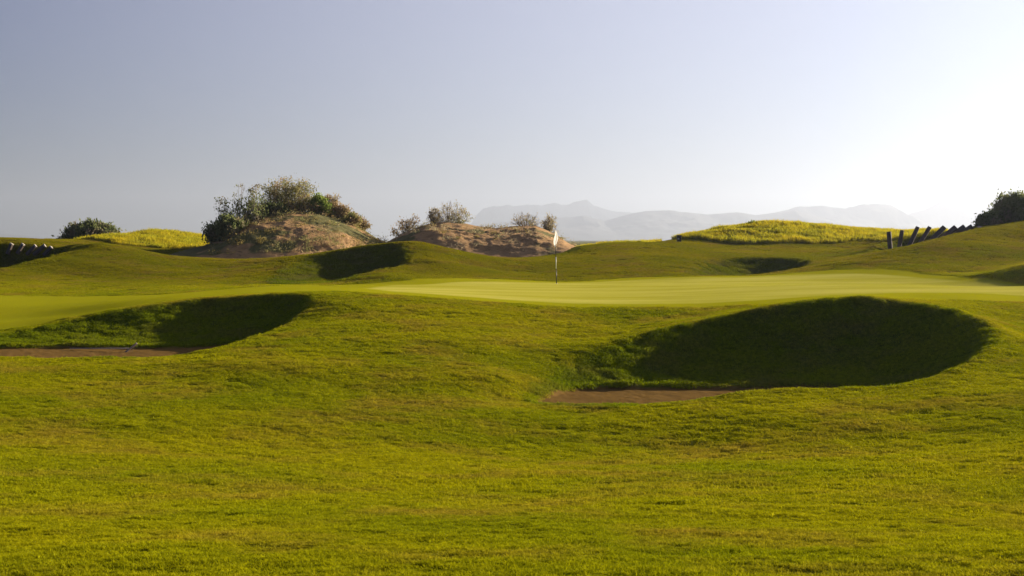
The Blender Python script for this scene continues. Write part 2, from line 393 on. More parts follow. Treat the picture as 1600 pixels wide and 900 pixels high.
BANK = (.60, .74, 1.2); HILL = (.70, .66, 1.2)  # turf colour multipliers: banks darker and greener, hills duller
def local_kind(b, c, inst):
    """darker, greener tint on the bunker banks, duller unmown rough on the hills behind"""
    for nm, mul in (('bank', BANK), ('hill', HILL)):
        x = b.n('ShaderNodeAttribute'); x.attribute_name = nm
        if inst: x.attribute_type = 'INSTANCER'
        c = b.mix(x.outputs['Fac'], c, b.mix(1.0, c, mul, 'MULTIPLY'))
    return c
def ground_material():
    m = mat('turf_ground'); b = N(m)
    pos = b.pos()
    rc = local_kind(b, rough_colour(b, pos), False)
    nf = b.noise(pos, 22, 3, .7)
    rc = b.mix(1.0, rc, b.ramp(nf, [(.3, (.35, .35, .35)), (.7, (.8, .8, .8))]), 'MULTIPLY')
    # mown fairway and collar
    n3 = b.noise(b.scaled(pos, (.35, .35, .35)), 1.0, 4, .6)
    fw = b.mix(n3, (.37, .34, .008), (.30, .305, .008))
    gn = b.ramp(b.noise(b.scaled(pos, (.10, .45, .45)), .9, 5, .62), [(.36, (0, 0, 0)), (.64, (1, 1, 1))])
    gr = b.mix(gn, (.53, .485, .085), (.40, .375, .030))
    c = b.mix(b.attr('mown'), rc, fw)
    c = b.mix(b.attr('green'), c, gr)
    # bunker sand
    sn = b.noise(pos, 3.0, 5, .6); sn2 = b.noise(pos, 45, 2, .6)
    sc = b.mix(sn, (.155, .090, .024), (.215, .130, .040))
    sc = b.mix(b.math('MULTIPLY', sn2, .35), sc, (.07, .042, .02))
    c = b.mix(b.attr('sand'), c, sc)
    bs = b.n('ShaderNodeBsdfPrincipled'); b.l(c, bs.inputs['Base Color']); bs.inputs['Roughness'].default_value = .9
    bs.inputs['Specular IOR Level'].default_value = 0.0
    # surface relief
    bn = b.noise(pos, 60, 2, .6)
    bu = b.n('ShaderNodeBump'); bu.inputs['Strength'].default_value = .5; bu.inputs['Distance'].default_value = .01
    b.l(bn, bu.inputs['Height']); b.l(bu.outputs[0], bs.inputs['Normal'])
    o = b.n('ShaderNodeOutputMaterial'); b.l(bs.outputs[0], o.inputs[0])
    return m
M_GROUND = ground_material()

def blade_material(name, yellow=False):
    m = mat(name); b = N(m)
    pos = b.pos()
    if yellow:
        n1 = b.noise(pos, .5, 3, .6); n2 = b.noise(pos, 5, 2, .6)
        c = b.mix(b.ramp(n1, [(.35, (0, 0, 0)), (.65, (1, 1, 1))]), (.50, .41, .028), (.38, .37, .035))
        c = b.mix(b.ramp(n2, [(.45, (0, 0, 0)), (.7, (.7, .7, .7))]), c, (.20, .22, .025))
    else:
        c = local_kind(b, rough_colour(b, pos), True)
        n2 = b.noise(pos, 13, 3, .7)
        c = b.mix(1.0, c, b.ramp(n2, [(.32, (.62, .66, .6)), (.66, (1.38, 1.34, 1.4))]), 'MULTIPLY')
        # green on the bunker faces
    d = b.n('ShaderNodeBsdfDiffuse'); t = b.n('ShaderNodeBsdfTranslucent')
    b.l(c, d.inputs[0]); b.l(b.mix(1.0, c, (1.25, 1.2, .6), 'MULTIPLY'), t.inputs[0])
    mx = b.n('ShaderNodeMixShader'); mx.inputs[0].default_value = .45 if yellow else .30
    b.l(d.outputs[0], mx.inputs[1]); b.l(t.outputs[0], mx.inputs[2])
    o = b.n('ShaderNodeOutputMaterial'); b.l(mx.outputs[0], o.inputs[0])
    return m
M_BLADE = blade_material('grass_blades')
M_YELLOW = blade_material('yellow_grass', True)

def simple(name, c1, c2, scale=3, rough=.9, bump=.3, bscale=30, stretch=(1, 1, 1)):
    m = mat(name); b = N(m)
    tc = b.scaled(b.n('ShaderNodeTexCoord').outputs['Object'], stretch)
    c = b.mix(b.ramp(b.noise(tc, scale, 5, .6), [(.3, (0, 0, 0)), (.7, (1, 1, 1))]), c1, c2)
    bs = b.n('ShaderNodeBsdfPrincipled'); b.l(c, bs.inputs['Base Color']); bs.inputs['Roughness'].default_value = rough
    bs.inputs['Specular IOR Level'].default_value = .2
    bu = b.n('ShaderNodeBump'); bu.inputs['Strength'].default_value = bump; bu.inputs['Distance'].default_value = .02
    b.l(b.noise(tc, bscale, 3, .6), bu.inputs['Height']); b.l(bu.outputs[0], bs.inputs['Normal'])
    o = b.n('ShaderNodeOutputMaterial'); b.l(bs.outputs[0], o.inputs[0])
    return m
def leaf_mat(name, c1, c2, trans=.35, c3=None):
    m = mat(name); b = N(m)
    tc = b.n('ShaderNodeTexCoord').outputs['Object']
    c = b.mix(b.ramp(b.noise(tc, 1.6, 4, .7), [(.35, (0, 0, 0)), (.65, (1, 1, 1))]), c1, c2)
    if c3: c = b.mix(b.ramp(b.noise(tc, .8, 3, .6), [(.5, (0, 0, 0)), (.62, (1, 1, 1))]), c, c3)
    d = b.n('ShaderNodeBsdfDiffuse'); t = b.n('ShaderNodeBsdfTranslucent')
    b.l(c, d.inputs[0]); b.l(c, t.inputs[0])
    mx = b.n('ShaderNodeMixShader'); mx.inputs[0].default_value = trans
    b.l(d.outputs[0], mx.inputs[1]); b.l(t.outputs[0], mx.inputs[2])
    o = b.n('ShaderNodeOutputMaterial'); b.l(mx.outputs[0], o.inputs[0])
    return m

# ------------------------------------------------------------------ ground sheets
def cellmask(a): return (a[:-1, :-1]+a[1:, 1:]+a[:-1, 1:]+a[1:, :-1]) > 2.0
mg = cellmask(GM['green']); ms = cellmask(GM['sand']); mm = cellmask(GM['mown']) & ~mg & ~ms
right = (GX[:-1, :-1] > 0)
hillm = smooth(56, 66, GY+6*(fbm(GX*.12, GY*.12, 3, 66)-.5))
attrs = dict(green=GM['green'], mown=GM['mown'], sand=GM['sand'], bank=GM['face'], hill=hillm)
def sheet(name, mask, label, cat):
    o = obj(name, grid_mesh(name, GX, GY, GZ, M_GROUND, attrs, mask)); tag(o, label, cat, kind='structure'); return o
sheet('rough_ground', ~(mg | ms | mm), 'rolling rough turf ground around the putting green and bunkers', 'ground')
sheet('fairway', mm, 'closely mown collar and fairway strip round the putting green', 'fairway')
sheet('putting_green', mg, 'bright smooth putting green around the flagstick', 'green')
sheet('bunker_sand', ms & right, 'brown sand floor of the large right bunker below its shaded bank', 'sand')
sheet('bunker_sand', ms & ~right, 'brown sand strip of the left bunker at the photo edge', 'sand')

# height lookup at any place (with fine relief) used to stand things on the ground
def hz(x, y):
    h, _ = height(np.array([float(x)]), np.array([float(y)])); return float(h[0])

# ------------------------------------------------------------------ dunes
def dune_profile(pts, Yc):
    p = np.array([(px(a, Yc), pz(q, Yc)) for a, q in pts]); return p[:, 0], p[:, 1]
M_DUNE = None
def dune_material():
    m = mat('dune_soil'); b = N(m)
    pos = b.pos()
    c = b.mix(b.ramp(b.noise(pos, .9, 6, .65), [(.35, (0, 0, 0)), (.65, (1, 1, 1))]), (.46, .275, .115), (.34, .195, .08))
    c = b.mix(b.ramp(b.noise(b.scaled(pos, (1, 1, 3)), 2.6, 5, .65), [(.55, (0, 0, 0)), (.70, (1, 1, 1))]), c, (.075, .06, .03))
    c = b.mix(b.attr('veg'), c, (.13, .12, .035))
    bs = b.n('ShaderNodeBsdfPrincipled'); b.l(c, bs.inputs['Base Color']); bs.inputs['Roughness'].default_value = .95
    bs.inputs['Specular IOR Level'].default_value = .1
    bu = b.n('ShaderNodeBump'); bu.inputs['Strength'].default_value = .8; bu.inputs['Distance'].default_value = .12
    b.l(b.noise(pos, 5, 6, .7), bu.inputs['Height']); b.l(bu.outputs[0], bs.inputs['Normal'])
    o = b.n('ShaderNodeOutputMaterial'); b.l(bs.outputs[0], o.inputs[0])
    return m
M_DUNE = dune_material()
DUNES = {}
def dune(key, pts, Yc, wf, wb, label, seed, veg):
    xs, zs = dune_profile(pts, Yc)
    X, Y = np.meshgrid(np.arange(xs[0]-1.5, xs[-1]+1.5, .06), np.arange(Yc-wf-.5, Yc+wb+.5, .08))
    g, _ = height(X, Y, False)
    def surf(X, Y, g):
        crest = np.interp(X, xs, zs, left=-1, right=-1)
        # keep the crest soft
        s = np.where(Y < Yc, (Yc-Y)/wf, (Y-Yc)/wb)
        f = np.clip(1-s**2, 0, 1)**1.2
        base = g-.25
        nz = (fbm(X*.55, Y*.55, 5, seed)-.5)*.30+(fbm(X*2.2, Y*1.6, 4, seed+3)-.5)*.16
        top = np.maximum(crest-base, -.2)
        f = np.clip(1.05-np.sqrt(s*s+.0025), 0, 1)*(.25+.75*f/np.clip(1-s, .05, 1))
        z = base+top*f+nz*np.clip(f*1.6, 0, 1)*np.clip(top/1.0, 0, 1)*(.25+.75*smooth(0., .5, s))
        # eroded step near the foot
        stp = smooth(.78, .70, s+.10*(fbm(X*.8, Y*0+seed, 3, seed+8)-.5))
        z = z+.09*stp*np.clip(top, 0, 1)*smooth(1., .6, s)
        return z
    Zg = surf(X, Y, g)
    vg = smooth(.45, .6, fbm(X*.45, Y*.45, 4, seed+40)+veg)
    o = obj('sand_dune', grid_mesh('sand_dune', X, Y, Zg, M_DUNE, dict(veg=vg)))
    tag(o, label, 'dune', kind='structure')
    def look(x, y):
        x = np.atleast_1d(np.asarray(x, float)); y = np.atleast_1d(np.asarray(y, float))
        g, _ = height(x, y, False)
        return np.maximum(surf(x, y, g), g)
    DUNES[key] = look
    return look
duneA = dune('A', [(300, 398), (325, 388), (350, 380), (385, 362), (405, 347), (430, 338), (470, 335), (505, 338), (535, 347), (560, 357), (575, 367), (590, 377), (612, 384), (640, 392)], 91, 13.5, 6,
     'steep brown earth dune topped by bushes left of the flag', 70, .03)
duneB = dune('B', [(590, 392), (612, 378), (640, 364), (668, 354), (695, 350), (725, 352), (745, 356), (775, 359), (805, 356), (835, 355), (850, 361), (868, 369), (885, 381), (905, 389), (930, 398)], 92, 13, 6,
     'low bare brown earth dune directly behind the flag', 91, -.12)

# ------------------------------------------------------------------ mountains and haze
M_MT = simple('mountain_rock', (.05, .065, .08), (.07, .08, .085), .002, 1, 0, 1)
def mountain_mat():
    m = mat('mountain_rock_snow'); b = N(m)
    pos = b.pos(); sep = b.n('ShaderNodeSeparateXYZ'); b.l(pos, sep.inputs[0])
    n = b.noise(pos, .012, 5, .7)
    hgt = b.math('ADD', b.math('MULTIPLY', sep.outputs[2], 1/330.), b.math('MULTIPLY', n, 1.2))
    f = b.ramp(hgt, [(.0, (0, 0, 0)), (1., (1, 1, 1))])
    ff = b.math('GREATER_THAN', hgt, 1.72)
    c = b.mix(ff, (.05, .065, .08), (.6, .62, .65))
    d = b.n('ShaderNodeBsdfDiffuse'); b.l(c, d.inputs[0]); o = b.n('ShaderNodeOutputMaterial'); b.l(d.outputs[0], o.inputs[0]); return m
M_MTS = mountain_mat()
def mountain(pts, D, label, material, seed, amp=.12):
    p = np.array([(px(a, D), pz(q, D)) for a, q in pts])
    X, Y = np.meshgrid(np.linspace(p[0, 0]-50, p[-1, 0]+50, 500), np.linspace(D-1100, D+500, 60))
    crest = np.interp(X, p[:, 0], p[:, 1])
    crest = crest*(1+.08*(fbm(X/90, X*0+seed, 4, seed)-.5))
    s = np.where(Y < D, (D-Y)/1100., (Y-D)/500.)
    rid = np.abs(fbm(X/260., Y/420., 5, seed+1)-.5)*2
    Zm = -5+(crest+5)*np.clip((1-s)**.9, 0, 1)*(1-(rid*.55)*np.clip(s*3, 0, 1))
    o = obj('mountain', grid_mesh('mountain', X, Y, Zm, material)); tag(o, label, 'mountain', kind='structure')
D1, D2 = 7000., 9500.
mountain([(720, 376), (736, 350), (745, 335), (755, 325), (770, 321), (790, 319.5), (803, 322), (825, 318), (845, 320), (865, 316.5), (885, 318.5), (900, 314), (917, 312.5), (928, 321), (945, 325), (960, 330), (1000, 333), (1040, 340), (1100, 352), (1160, 376)], D2,
    'farthest pale mountain with faint snow on its peak behind the flag', M_MTS, 3)
mountain([(700, 376), (740, 352), (800, 345), (860, 340), (910, 337), (945, 344), (975, 335), (1010, 330), (1045, 328), (1080, 332.5), (1105, 335), (1150, 331.5), (1180, 336), (1215, 331), (1240, 327), (1262, 334), (1300, 345), (1360, 376)], D1,
    'long nearer blue ridge in the middle of the horizon', M_MT, 12)
mountain([(1100, 376), (1170, 345), (1215, 330), (1250, 322), (1285, 321), (1320, 325), (1345, 318.5), (1370, 317), (1392, 321), (1416, 334), (1440, 350), (1500, 376)], D1+1100,
    'pale double humped ridge above the timber posts', M_MT, 23)
mountain([(1370, 376), (1410, 338), (1445, 325), (1480, 309), (1510, 302), (1550, 302), (1600, 306), (1660, 318), (1760, 340), (1850, 376)], D2+200,
    'broad palest mountain at the right edge of the horizon', M_MT, 33)
mountain([(-200, 376), (-80, 362), (-20, 364), (20, 366), (60, 370.5), (110, 376)], D2,
    'faint low blue mountain at the far left edge', M_MT, 43)
def haze():
    m = mat('haze_air'); b = N(m)
    v = b.n('ShaderNodeVolumePrincipled'); v.inputs['Color'].default_value = (.395, .445, .555, 1); v.inputs['Density'].default_value = HAZE
    v.inputs['Anisotropy'].default_value = .5
    o = b.n('ShaderNodeOutputMaterial'); b.l(v.outputs[0], o.inputs['Volume'])
    x0, x1, y0, y1, z0, z1 = -12000, 12000, -300, 11000, -7, 338
    co = np.array([(x, y, z) for z in (z0, z1) for y in (y0, y1) for x in (x0, x1)], float)
    q = np.array([(0, 2, 3, 1), (4, 5, 7, 6), (0, 1, 5, 4), (2, 6, 7, 3), (0, 4, 6, 2), (1, 3, 7, 5)])
    o = obj('haze', mesh_np('haze', co, q, m)); tag(o, 'thin pale haze hanging over the whole landscape', 'haze', kind='stuff')
HAZE = 1.85e-4
haze()

# ------------------------------------------------------------------ grass (instanced tufts)
proto = bpy.data.collections.new('tuft_library')      # not linked into the scene
def tuft_mesh(name, rad, nbl, lmin, lmax, wid, mat_, seed, lean=.5, flower=False):
    r = np.random.default_rng(seed)
    a = r.uniform(0, 2*np.pi, nbl); rr = rad*np.sqrt(r.uniform(0, 1, nbl))
    bx = rr*np.cos(a); by = rr*np.sin(a)
    L = r.uniform(lmin, lmax, nbl); la = r.uniform(0, 2*np.pi, nbl); ln = r.uniform(.1, lean, nbl)
    fx = r.uniform(0, np.pi, nbl); wx = np.cos(fx)*wid/2*r.uniform(.7, 1.3, nbl); wy = np.sin(fx)*wid/2
    dx = np.cos(la)*ln; dy = np.sin(la)*ln
    def pt(t, wsc, sgn): return np.stack([bx+dx*L*t*t+sgn*wx*wsc, by+dy*L*t*t+sgn*wy*wsc, L*t*(1-.25*ln*t)-.006], -1)
    co = np.stack([pt(0, 1, -1), pt(0, 1, 1), pt(.55, .85, 1), pt(.55, .85, -1), pt(1, .1, 1), pt(1, .1, -1)], 1).reshape(-1, 3)
    base = np.arange(nbl)[:, None]*6
    q = np.concatenate([base+np.array([[0, 1, 2, 3]]), base+np.array([[3, 2, 4, 5]])], 0)
    o = bpy.data.objects.new(name, mesh_np(name, co, q, mat_)); proto.objects.link(o)
LOD = []
def lods(prefix, mat_, specs):
    global proto
    proto = bpy.data.collections.new(prefix); idx = 0
    for (rad, n, l0, l1, wd, ln) in specs:
        for v in range(2):
            tuft_mesh('%s_%02d' % (prefix, idx), rad, n, l0, l1, wd, mat_, 100+idx*7, ln); idx += 1
    return proto
TURF = lods('turf_tufts', M_BLADE, [(.045, 38, .014, .034, .0052, 1.2), (.075, 50, .016, .036, .0078, 1.2), (.14, 95, .018, .040, .0115, 1.2), (.30, 170, .022, .048, .019, 1.1)])
YEL = lods('yellow_tufts', M_YELLOW, [(.3, 90, .10, .26, .022, .5)])

def scatter(name, pts, nrm, scl, pick, coll, label, cat, extra={}):
    n = len(pts)
    spin = rng.uniform(0, 2*np.pi, n)
    # rotation = align z to normal * spin
    nx, ny, nz = nrm.T
    zx = nrm/np.linalg.norm(nrm, axis=1)[:, None]
    xx = np.stack([np.cos(spin), np.sin(spin), np.zeros(n)], -1)
    xx = xx-(xx*zx).sum(1)[:, None]*zx; xx /= np.linalg.norm(xx, axis=1)[:, None]
    yy = np.cross(zx, xx)
    ey = -np.arcsin(np.clip(xx[:, 2], -1, 1)); ex = np.arctan2(yy[:, 2], zx[:, 2]); ez = np.arctan2(xx[:, 1], xx[:, 0])
    me = bpy.data.meshes.new(name); me.vertices.add(n); me.vertices.foreach_set('co', pts.astype(np.float32).ravel())
    a = me.attributes.new('rot', 'FLOAT_VECTOR', 'POINT'); a.data.foreach_set('vector', np.stack([ex, ey, ez], -1).astype(np.float32).ravel())
    a = me.attributes.new('scl', 'FLOAT_VECTOR', 'POINT'); a.data.foreach_set('vector', scl.astype(np.float32).ravel())
    for kx, vx in extra.items():
        a = me.attributes.new(kx, 'FLOAT', 'POINT'); a.data.foreach_set('value', vx.astype(np.float32))
    a = me.attributes.new('pick', 'INT', 'POINT'); a.data.foreach_set('value', pick.astype(np.int32))
    o = obj(name, me); tag(o, label, cat, kind='stuff')
    g = bpy.data.node_groups.new(name+'_nodes', 'GeometryNodeTree')
    g.interface.new_socket('Geometry', in_out='INPUT', socket_type='NodeSocketGeometry'); g.interface.new_socket('Geometry', in_out='OUTPUT', socket_type='NodeSocketGeometry')
    gi = g.nodes.new('NodeGroupInput'); go = g.nodes.new('NodeGroupOutput')
    ci = g.nodes.new('GeometryNodeCollectionInfo'); ci.inputs['Collection'].default_value = coll
    ci.inputs['Separate Children'].default_value = True; ci.inputs['Reset Children'].default_value = True
    ip = g.nodes.new('GeometryNodeInstanceOnPoints'); ip.inputs['Pick Instance'].default_value = True
    def na(nm, dt):
        x = g.nodes.new('GeometryNodeInputNamedAttribute'); x.data_type = dt; x.inputs[0].default_value = nm; return x.outputs[0]
    L = g.links.new
    L(gi.outputs[0], ip.inputs['Points']); L(ci.outputs[0], ip.inputs['Instance'])
    L(na('pick', 'INT'), ip.inputs['Instance Index']); L(na('rot', 'FLOAT_VECTOR'), ip.inputs['Rotation']); L(na('scl', 'FLOAT_VECTOR'), ip.inputs['Scale'])
    L(ip.outputs[0], go.inputs[0])
    md = o.modifiers.new('scatter', 'NODES'); md.node_group = g
    return o

def normals(x, y, e=.15):
    hx = (height(x+e, y, False)[0]-height(x-e, y, False)[0])/(2*e)
    hy = (height(x, y+e, False)[0]-height(x, y-e, False)[0])/(2*e)
    return np.stack([-hx, -hy, np.ones(len(x))], -1)
def ring(y0, y1, dens, half=.43, jit=0):
    """random points in the view wedge with a margin, area uniform"""
    area = half*(y1*y1-y0*y0); n = int(area*dens)
    y = np.sqrt(rng.uniform(y0*y0, y1*y1, n)); u = rng.uniform(-half, half, n)
    return y*u, y
def in_yellow(x, y):
    P_ = 800+F*x/y
    def el(cx, cy, rx, ry): return ((P_-cx)/rx)**2+((y-cy)/ry)**2 < 1+.15*(vnoise(x*.6, y*.6, 77)-.5)
    m = (el(1225, 94, 172, 8.) & (y > 86.5)) | (el(240, 98, 125, 10) & (y > 88.5)) | (el(955, 92, 75, 6.5) & (P_ > 880)) | (el(1420, 90, 60, 5))
    return m
bx = []; 
for lod, (y0, y1, dens) in enumerate([(5.2, 15, 560), (11, 32, 210), (22, 56, 62), (42, 125, 15)]):
    x, y = ring(y0, y1, dens)
    lo = [(0, 1), (11, 15), (22, 32), (42, 56)][lod]; hi = [(11, 15), (22, 32), (42, 56), (900, 901)][lod]
    kp = rng.uniform(size=len(y)) < smooth(*lo, y)*(1-smooth(*hi, y)); x, y = x[kp], y[kp]
    if lod == 2:      # steep bunker banks need more tufts per square metre of plan
        x2, y2 = ring(y0, y1, 30); f2 = height(x2, y2, False)[1]['inb'] > .5
        x = np.concatenate([x, x2[f2]]); y = np.concatenate([y, y2[f2]])
    bx.append((x, y, np.full(len(x), lod)))
X = np.concatenate([b[0] for b in bx]); Y = np.concatenate([b[1] for b in bx]); LD = np.concatenate([b[2] for b in bx])
H, MM = height(X, Y)
keep = (MM['mown'] < .5) & (MM['sand'] < .4)
# nothing on the dunes or in the tall yellow grass
for (a0, a1, b0, b1) in ((px(330, 87), px(600, 87), 78, 97), (px(612, 88), px(905, 88), 80, 98)):
    keep &= ~((X > a0) & (X < a1) & (Y > b0) & (Y < b1))
keep &= ~in_yellow(X, Y)
X, Y, LD, H = X[keep], Y[keep], LD[keep], H[keep]; face = MM['face'][keep]
NR = normals(X, Y)
lump = fbm(X*.9, Y*.9, 3, 81)
s = rng.uniform(.8, 1.2, len(X)); fine_ = fbm(X*9, Y*7, 2, 83)+.35*(rng.uniform(size=len(X))-.5)
sz = s*(.55+.5*lump)*(1+.8*face)*(.35+1.25*fine_)
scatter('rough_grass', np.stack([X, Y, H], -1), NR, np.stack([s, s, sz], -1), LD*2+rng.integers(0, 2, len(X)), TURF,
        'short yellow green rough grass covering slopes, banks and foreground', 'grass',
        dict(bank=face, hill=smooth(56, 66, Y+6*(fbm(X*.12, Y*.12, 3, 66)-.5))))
print('tufts', len(X))
# tall yellow grass
x, y = ring(80, 110, 9, .45)
k = in_yellow(x, y); x, y = x[k], y[k]
h, _ = height(x, y)
s = rng.uniform(.7, 1.3, len(x)); hgt = .5+1.1*fbm(x*.8, y*.8, 3, 5)
scatter('tall_grass', np.stack([x, y, h], -1), normals(x, y), np.stack([s, s, s*hgt], -1), rng.integers(0, 2, len(x)), YEL,
        'tall golden yellow grass on the low hills behind the green', 'tall grass')

# ------------------------------------------------------------------ plants
def tube(co, q, pts, r0, r1):
    """three sided tapering twig appended to the lists"""
    base = sum(len(c) for c in co)
    pts = np.asarray(pts); n = len(pts); d = np.gradient(pts, axis=0); d /= np.linalg.norm(d, axis=1)[:, None]+1e-9
    a = np.cross(d, [0.31, .87, .38]); a /= np.linalg.norm(a, axis=1)[:, None]+1e-9; b = np.cross(d, a)
    r = np.linspace(r0, r1, n)[:, None]
    ringv = np.stack([pts+r*(math.cos(t)*a+math.sin(t)*b) for t in (0, 2.094, 4.189)], 1)
    co.append(ringv.reshape(-1, 3))
    for i in range(n-1):
        for k in range(3):
            k2 = (k+1) % 3
            q.append((base+i*3+k, base+i*3+k2, base+(i+1)*3+k2, base+(i+1)*3+k))
def leaves_mesh(name, centres, size, m, r, up=.3, elong=1.6):
    n = len(centres)
    a = r.normal(size=(n, 3)); a[:, 2] += up*2; a /= np.linalg.norm(a, axis=1)[:, None]
    b = np.cross(a, r.normal(size=(n, 3))); b /= np.linalg.norm(b, axis=1)[:, None]
    s_ = size*r.uniform(.6, 1.35, n)[:, None]
    c = centres
    co = np.stack([c-a*s_*elong/2, c+b*s_/2, c+a*s_*elong/2, c-b*s_/2], 1).reshape(-1, 3)
    q = np.arange(n*4).reshape(-1, 4)
    return mesh_np(name, co, q, m)
def bush(name, label, cat, base, W, H, stems, twigs, nleaf, lsize, mleaf, mwood, seed, group=None, D=None, lean=(0, 0), spread=1.0, bare=.0,
         clump=.16, fmin=.15, top=.7, slope=0., wood=.022, low=.25, elong=2.1, up=.7):
    """stems fan out from the base to tips on an ellipsoid crown W x D x H, each with side twigs that carry leaf clumps"""
    r = np.random.default_rng(seed); D = D or W*.8
    root = empty(name, base); tag(root, label, cat, group)
    co, q, lv = [], [], []
    for k in range(stems):
        az = r.uniform(0, 2*np.pi); e = r.uniform(low, 1.0)**.8
        rad = math.sqrt(max(0, 1-e*e))*r.uniform(.75, 1.0)*spread
        hh = H*e*r.uniform(.8, 1.02)
        tip = np.array([math.cos(az)*rad*W/2+lean[0]*e, math.sin(az)*rad*D/2+lean[1]*e, hh+slope*math.cos(az)*rad*W/2])
        b0 = np.array([math.cos(az)*rad*W*.16*r.uniform(0, 1), math.sin(az)*rad*D*.16, -.12+slope*math.cos(az)*rad*W*.1])
        mid = b0*.5+tip*.5+np.array([0, 0, .12*H])*r.uniform(-.3, 1)+r.normal(size=3)*.06*H
        t = np.linspace(0, 1, 6)[:, None]
        pts = (1-t)**2*b0+2*t*(1-t)*mid+t*t*tip+np.concatenate([np.zeros((1, 3)), r.normal(size=(5, 3))*.018*H])
        tube(co, q, pts, wood*r.uniform(.7, 1.2), wood*.25)
        leafy = r.uniform() > bare
        for j in range(twigs):
            f = r.uniform(fmin, 1.0)**top; p0 = (1-f)**2*b0+2*f*(1-f)*mid+f*f*tip
            dr = (tip-b0); dr = dr/np.linalg.norm(dr)+r.normal(size=3)*.65; dr[2] += .25; dr /= np.linalg.norm(dr)
            L = H*r.uniform(.08, .24)
            p1 = p0+dr*L*.5+r.normal(size=3)*.02; p2 = p0+dr*L
            tube(co, q, [p0, p1, p2], wood*.4, wood*.15)
            if leafy and r.uniform() > bare*.5:
                m_ = int(nleaf*r.uniform(.5, 1.4))
                lv.append(p2*.6+p1*.4+r.normal(size=(m_, 3))*clump*np.array([1, 1, .8]))
    obj('branches', mesh_np('branches', np.concatenate(co), np.array(q), mwood), root)
    if lv:
        obj('foliage', leaves_mesh('foliage', np.concatenate(lv), lsize, mleaf, r, up, elong), root)
    return root

L_OLIVE = leaf_mat('olive_leaves', (.22, .24, .075), (.34, .28, .12), .5, (.42, .29, .16))
L_GREEN = leaf_mat('fresh_leaves', (.17, .25, .045), (.25, .29, .07), .5)
L_DARK = leaf_mat('dark_leaves', (.13, .17, .055), (.22, .23, .095), .5, (.30, .24, .16))
L_GREY = leaf_mat('dry_leaves', (.42, .35, .22), (.34, .29, .15), .45, (.26, .27, .11))
L_STRAW = leaf_mat('straw_leaves', (.34, .25, .09), (.22, .19, .05), .4)
L_BROWN = leaf_mat('russet_leaves', (.36, .24, .13), (.28, .24, .11), .45)
W_GREY = simple('twig_bark', (.20, .16, .12), (.30, .25, .20), 4, .9, .2, 20)
W_DARK = simple('dark_bark', (.07, .055, .04), (.12, .095, .07), 4, .9, .2, 20)

def on_dune(key, p, Y, dz=0):
    x = px(p, Y); return (x, Y, float(DUNES[key](x, Y)[0])+dz)
def on_ground(p, Y, dz=0):
    x = px(p, Y); return (x, Y, hz(x, Y)+dz)

GB = 'bushes on the brown earth dunes'
bush('bush', 'large olive green bush fanning out on top of the steep dune', 'bush', on_dune('A', 456, 90.7, -.5), 4.9, 2.7, 85, 10, 22, .055, L_OLIVE, W_GREY, 11, GB, 3.2, (-.15, 0), clump=.17, low=.0, bare=.15)
bush('bush', 'bright fresh green bush beside the large olive bush on the dune', 'bush', on_dune('A', 499, 90.4, -.25), 1.5, 1.35, 26, 8, 24, .07, L_GREEN, W_GREY, 12, GB, 1.6, clump=.13, low=.15)
bush('bush', 'russet brown dry bush behind the bright green bush on the dune', 'bush', on_dune('A', 515, 91.4, -.3), 2.0, 1.6, 30, 7, 15, .06, L_BROWN, W_GREY, 13, GB, 1.6, clump=.12)
bush('bush', 'scraggly half bare bush with dark leaf tufts at the dune\'s left end', 'bush', on_dune('A', 376, 87.0, -.35), 3.4, 3.1, 46, 10, 15, .07, L_DARK, W_GREY, 14, GB, 2.4, (.15, 0), bare=.35, clump=.13, wood=.026, low=.05)
bush('bush', 'low dense dark bush at the foot of the scraggly bush', 'bush', on_dune('A', 358, 85.0, -.35), 2.9, 1.5, 44, 9, 26, .085, L_DARK, W_DARK, 15, GB, 2.2, (-.2, 0), clump=.17, low=.02)
bush('bush', 'shaded dark shrub in the hollow under the olive bush', 'bush', on_dune('A', 425, 88.6, -.2), 2.4, .85, 30, 8, 22, .08, L_DARK, W_DARK, 16, GB, 1.2, clump=.14, low=.02)
bush('bush', 'dry brownish bush on the dune\'s right shoulder, upper one', 'bush', on_dune('A', 532, 90.8, -.1), 1.5, 1.05, 26, 7, 14, .055, L_BROWN, W_GREY, 17, GB, 1.2, clump=.11)
bush('bush', 'dull green rounded bush on the dune\'s right shoulder, middle one', 'bush', on_dune('A', 549, 89.8, -.1), 1.35, .8, 24, 8, 18, .055, L_OLIVE, W_GREY, 18, GB, 1.1, clump=.11)
bush('bush', 'small brown bush at the lower right end of the steep dune', 'bush', on_dune('A', 566, 90.8, -.05), 1.0, .72, 20, 7, 12, .055, L_BROWN, W_GREY, 19, GB, .9, clump=.10)
bush('bush', 'dark windswept leafless bush at the left foot of the low dune', 'bush', on_dune('B', 632, 91.4, -.1), 2.0, 1.2, 34, 9, 7, .06, L_BROWN, W_DARK, 21, GB, 1.4, (.3, 0), bare=.45, clump=.12, wood=.018, slope=.35, low=.1)
bush('bush', 'sparse grey green bush on the low dune\'s left hump', 'bush', on_dune('B', 702, 91.2, -.25), 3.0, 1.6, 60, 10, 9, .05, L_GREY, W_GREY, 22, GB, 2.0, bare=.5, clump=.12, wood=.018, low=.08)
bush('bush', 'thin twiggy shrub with a tufted tip left of the sparse grey green bush', 'bush', on_dune('B', 678, 91.2, -.15), .95, 1.05, 16, 8, 9, .06, L_GREY, W_GREY, 23, GB, .9, bare=.3, clump=.10, wood=.016)
bush('bush', 'bare grey twiggy bush on the low dune\'s right hump', 'bush', on_dune('B', 820, 91.8, -.1), 2.25, 1.05, 48, 10, 4, .05, L_GREY, W_GREY, 24, GB, 1.5, bare=.65, clump=.10, wood=.016, low=.1)
